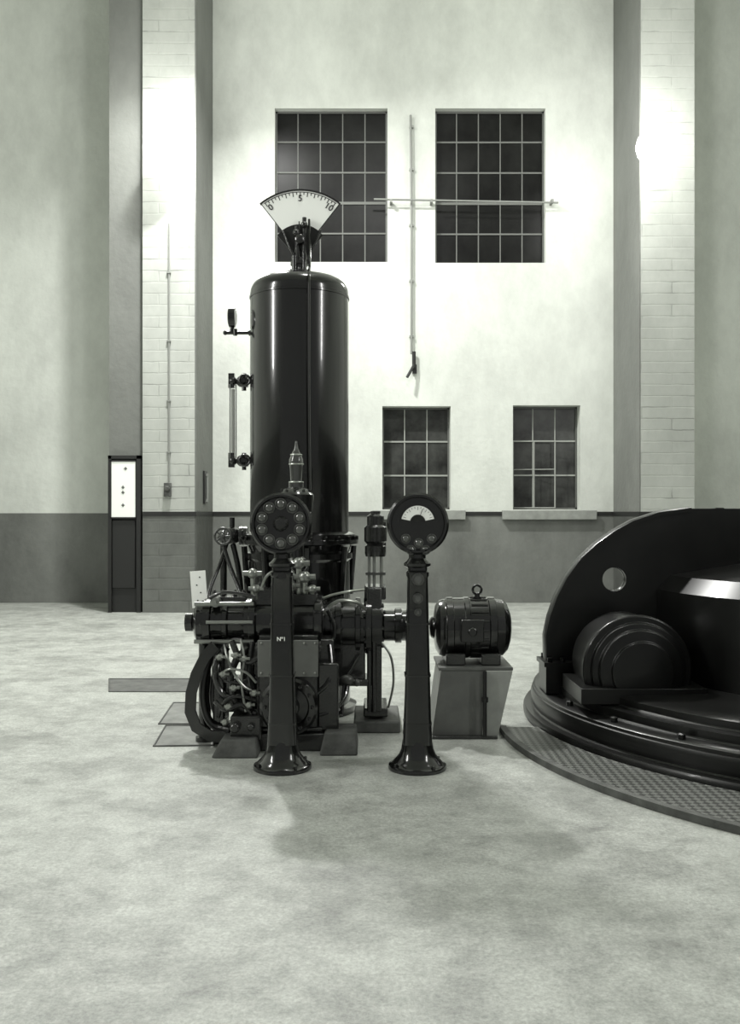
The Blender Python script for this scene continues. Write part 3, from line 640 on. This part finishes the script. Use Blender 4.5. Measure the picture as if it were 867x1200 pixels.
MB().cyl((x_(567),yf-.05,.02),(x_(567),yf-.05,zz+.0),.013).cyl((x_(567),yf-.05,zz*.55),(x_(567),yf-.05,zz*.62),.022).done('conduit',M_BLACK,ms)

# ------------------------------------------------------------------ instrument pedestals
def pedestal(px,lab,kind):
    Y0=5.5; X0=X(px,Y0); k=Y0/F
    e=thing('instrument_pedestal',(X0,Y0,0),lab,'instrument stand','instrument pedestals')
    z=lambda py: Z(py,Y0)
    b=MB().lathe([(.170,0),(.172,.012),(.168,.024),(.15,.032),(.142,.045),(.128,.058),(.108,.082),(.095,.115),(.088,.16),(.085,.17)],(X0,Y0,0),ZA,56)
    b.bolts((X0,Y0,.03),ZA,.155,4,.011,.016,.6)
    b.done('base_flange',M_ENAMEL,e)
    def sq(h,zz,n=6):
        pts=[]; rr=h*.42
        for cxn,cyn,a in ((1,1,0),(-1,1,90),(-1,-1,180),(1,-1,270)):
            for i in range(n+1):
                t=math.radians(a+90*i/n); pts.append(Vector((X0+cxn*(h-rr)+rr*math.cos(t),Y0+cyn*(h-rr)+rr*math.sin(t),zz)))
        return pts
    rings=[sq(h_,z_) for h_,z_ in ((.086,.15),(.084,.19),(.078,.3),(.070,.6),(.064,.9),(.060,1.12),(.066,1.13),(.066,1.15),(.056,1.16),(.056,1.18))]
    MB().loft(rings).done('column',M_ENAMEL,e)
    b=MB().lathe([(.05,1.17),(.078,1.185),(.08,1.2),(.062,1.215),(.05,1.23),(.048,1.3)],(X0,Y0,0),ZA,32); b.done('neck_collar',M_ENAMEL,e)
    hz=z(613.5); hc=Vector((X0+(-1*k if kind==1 else 0),Y0,hz)); R=.18
    hd=MB().lathe([(.08,-.09),(.15,-.075),(.168,-.05),(.170,.02),(R,.03),(R,.055),(R-.012,.066),(R-.024,.066),(R-.03,.05),(.0,.048)],hc,NY,64).done('dial_head',M_ENAMEL,e)
    fy=hc.y-.050
    if kind==1:
        MB().lathe([(.045,0),(.045,.012),(.03,.03),(.01,.034)],(hc.x,fy,hc.z),NY,24).done('center_boss',M_IRON,hd)
        for i in range(10):
            t=2*math.pi*i/10+math.pi/10; q=Vector((hc.x+.115*math.cos(t),fy,hc.z+.115*math.sin(t)))
            MB().torus(q+NY*.008,YA,.030,.005,24,8).lathe([(.03,0),(.03,.008)],q,NY,24).done('indicator_ring',M_IRONL,hd)
            MB().lathe([(.024,0.008),(.02,.014),(.01,.019),(0.001,.020)],q,NY,20).done('lens',M_LENS,hd)
        p=Vector((X0,Y0-.066,z(747)))
        MB().box(p.x-.022,p.x+.022,p.y-.010,p.y,p.z-.022,p.z+.022).done('number_plate',M_BLACK,e)
        text_mesh('Nº1',.032,p+NY*.0105,M_WHITE,e,'number_lettering',bold=.0006)
    else:
        o=Vector((hc.x,fy-.001,z(612)))
        outer=arc(0,0,.097,math.radians(12),math.radians(168),32)+arc(0,0,.045,math.radians(168),math.radians(12),20)
        MB().plate(outer,[],.004,o,XA,ZA).done('meter_scale',M_WHITE,hd,label='white arched meter scale')
        b=MB().plate(arc(0,0,.104,math.radians(5),math.radians(175),32)+arc(0,0,.098,math.radians(175),math.radians(5),32),[],.008,o,XA,ZA)
        b.plate(arc(0,0,.044,0,math.pi,20),[],.012,o,XA,ZA)
        for i in range(13):
            t=math.radians(20+140*i/12); d=Vector((math.cos(t),0,math.sin(t))); L_=.018 if i%3==0 else .010
            b.cyl(o+NY*.003+d*(.09-L_),o+NY*.003+d*.09,.0011,seg=5)
        d=Vector((math.cos(math.radians(70)),0,math.sin(math.radians(70)))); b.cyl(o+NY*.005,o+NY*.005+d*.082,.0018,seg=6)
        b.done('meter_markings',M_BLACK,hd)
        for qx,qy in ((475,631),(490,636),(505,631),(481,644),(498,644)):
            q=Vector((X(qx,Y0),fy,z(qy))); MB().torus(q+NY*.006,YA,.024,.005,24,8).lathe([(.026,0),(.026,.006)],q,NY,24).done('indicator_ring',M_IRONL,hd)
            MB().lathe([(.02,.006),(.016,.012),(.006,.016)],q,NY,16).done('lens',M_LENS,hd)
        for py,rr in ((678,.036),(700,.030),(716,.02)):
            zz=z(py); q=Vector((X0,Y0-.061,zz)); MB().lathe([(rr,-.02),(rr,.012),(rr*.8,.018),(rr*.75,.012)],q,NY,28).torus(q+NY*.014,YA,rr*.9,.004,24,8).done('small_dial',M_IRONL,e)
            MB().lathe([(rr*.72,.012),(rr*.3,.014)],q,NY,20).done('dial_glass',M_LENS,e)
    if kind==1:
        q=Vector((X0,Y0-.061,z(676))); MB().lathe([(.03,-.02),(.03,.01),(.02,.016)],q,NY,24).done('small_dial',M_ENAMEL,e)
    for py,h_ in ((730,.067),(790,.0735),(846,.079)):
        zz=z(py); MB().loft([sq(h_+.003,zz-.006),sq(h_+.003,zz+.006)]).done('column_band',M_ENAMEL,e)
pedestal(331,'black cast-iron pedestal whose head carries a ring of lenses',1)
pedestal(489,'black cast-iron pedestal with round head and white arched meter',2)

# ------------------------------------------------------------------ generator
C=Vector((3.55,6.75,0))
gen=thing('generator',(C.x,C.y,0),'large black cast-iron round generator with arched bracket arms','generator')
b=MB().lathe([(2.40,0),(2.415,.01),(2.415,.05),(2.405,.065),(2.36,.07),(2.35,.08),(2.355,.10),(2.36,.15),(2.35,.18),(2.34,.185),(2.34,.205),(2.33,.212),(2.23,.215),(2.22,.225),(2.22,.27),(2.14,.275),(2.13,.285),(2.13,.325),(2.10,.335),(2.0,.34),(1.2,.36)],C,ZA,200)
b.bolts(C+ZA*.214,ZA,2.28,28,.024,.032)
b.done('base_ring',M_GEN,gen)
b=MB().lathe([(1.45,.30),(1.5,.34),(1.5,.95),(1.4,1.05),(.5,1.2),(.5,1.6),(.2,1.7),(.01,1.7)],C,ZA,96); b.done('stator_barrel',M_GEN,gen)
AY=6.70
prpts=[(641,785),(640,745),(645,722),(653,700),(665,677),(681,655),(699,638),(720,623),(742,611),(772,601),(810,596)]
out=[(X(px,AY)-C.x,Z(py,AY)) for px,py in prpts]
out+= [(-.4,Z(596,AY)),(-.4,.34)]
hr=14*AY/F; hx,hz_=X(720,AY)-C.x,Z(679,AY)
hole=circ(hx,hz_,hr,32)
for ai,ang in enumerate((0,60,120,180,240,300)):
    a=math.radians(ang); ex=Vector((math.cos(a),math.sin(a),0))
    b=MB().plate(out,[hole],.09,C,ex,ZA)
    fl=out[:11]; n=Vector((-ex.y,ex.x,0)); rings=[]
    for i,(u_,v_) in enumerate(fl):
        p=C+ex*u_+ZA*v_; w=.06
        j0=max(i-1,0);j1=min(i+1,10); d=(Vector((fl[j1][0]-fl[j0][0],fl[j1][1]-fl[j0][1]))).normalized(); nn=Vector((-d.y,d.x)); N=ex*nn.x+ZA*nn.y
        rings.append([p-n*w-N*.02,p+n*w-N*.02,p+n*w+N*.004,p+n*w*.7+N*.012,p-n*w*.7+N*.012,p-n*w+N*.004])
    b.loft(rings)
    b.torus(C+ex*hx+ZA*hz_,n,hr+.008,.012,32,8)
    px0=X(637,AY)-C.x
    pts=[C+ex*u_+n*v_+ZA*z_ for z_ in (.22,.41) for u_,v_ in ((px0+.0,-.14),(px0+.25,-.14),(px0+.25,.14),(px0+.0,.14))]
    b.hexa(pts)
    pts=[C+ex*u_+n*v_+ZA*z_ for z_ in (.41,.44) for u_,v_ in ((px0-.015,-.155),(px0+.265,-.155),(px0+.265,.155),(px0-.015,.155))]
    b.hexa(pts)
    for u_ in (px0+.03,px0+.12,px0+.21):
        for v_ in (-.12,.12): b.lathe([(.02,-.002),(.02,.03)],C+ex*u_+n*v_+ZA*.44,ZA,6)
    b.done('bracket_arm',M_GEN,gen)
bc=Vector((X(752,6.0),6.1,.475))
b=MB().lathe([(.22,-.5),(.335,-.42),(.335,-.05),(.355,-.045),(.355,-.0),(.345,.01),(.31,.012),(.305,.05),(.27,.06),(.265,.10),(.20,.115),(.195,.14),(.10,.15),(.01,.155)],bc,NY,64).box(bc.x-.40,bc.x+.40,bc.y-.16,bc.y+.42,.28,.38)
b.done('bearing_cover',M_GEN,gen,bevel=.004)
C2=Vector((3.80,6.4,0)); 
e=thing('tread_plate_ring',(C2.x,C2.y,0),'curved diamond tread plate walkway around generator base','floor plate')
def ring_sector(inner,r1,z0,z1,a0,a1,n):
    b=MB(); rings=[]
    for i in range(n+1):
        t=a0+(a1-a0)*i/n; d=Vector((math.cos(t),math.sin(t),0))
        if inner is None:
            m_=C2-C; bb=m_.dot(d); r0=-bb+math.sqrt(bb*bb-(m_.length_squared-2.425**2))
        else: r0=inner
        rings.append([C2+d*r0+ZA*z0,C2+d*r1+ZA*z0,C2+d*r1+ZA*z1,C2+d*r0+ZA*z1])
    return b.loft(rings)
ring_sector(None,2.87,0.0,.03,math.radians(179.5),math.radians(275),90).done('tread_plate',M_TREAD,e,smooth=20)
ring_sector(2.87,2.915,0.0,.04,math.radians(179.5),math.radians(275),90).done('rim_angle',M_HATCH,e,smooth=20)

# ------------------------------------------------------------------ lights, world, camera
def area(name,loc,target,size,energy,sy=None,col=(1,1,.97)):
    l=bpy.data.lights.new(name,'AREA'); l.energy=energy; l.size=size; l.color=col
    if sy: l.shape='RECTANGLE'; l.size_y=sy
    o=bpy.data.objects.new(name,l); o.location=loc; sc.collection.objects.link(o)
    o.rotation_euler=(Vector(target)-Vector(loc)).to_track_quat('-Z','Y').to_euler(); return o
area('added_fill_left',(-5.5,4.0,4.6),(-.3,8,1.2),.3,170,3.2)  # added unseen fill, makes streak highlights on the tank and machines
area('added_fill_right',(5.5,3.0,5.0),(.3,8,1.0),.3,130,3.2)  # added unseen fill from the right, for highlights as well
area('hall_ceiling_lamp',(-2.0,11.8,8.8),(0.3,9.5,0),.4,840)
area('added_wall_wash',(0.5,6.5,9.4),(0.4,15.5,4.0),1.0,200)  # added soft light that brightens the back wall; stands for no fixture
w=bpy.data.worlds.new('world'); sc.world=w; w.use_nodes=True
w.node_tree.nodes['Background'].inputs[0].default_value=(.97,1,.95,1); w.node_tree.nodes['Background'].inputs[1].default_value=.26
cam=bpy.data.cameras.new('camera'); cam.sensor_fit='HORIZONTAL'; cam.sensor_width=36; cam.lens=36*F/867
co=bpy.data.objects.new('camera',cam); co.location=(0,0,EYE); co.rotation_euler=(math.pi/2,0,0); sc.collection.objects.link(co)
sc.camera=co
sc.view_settings.view_transform='Standard'
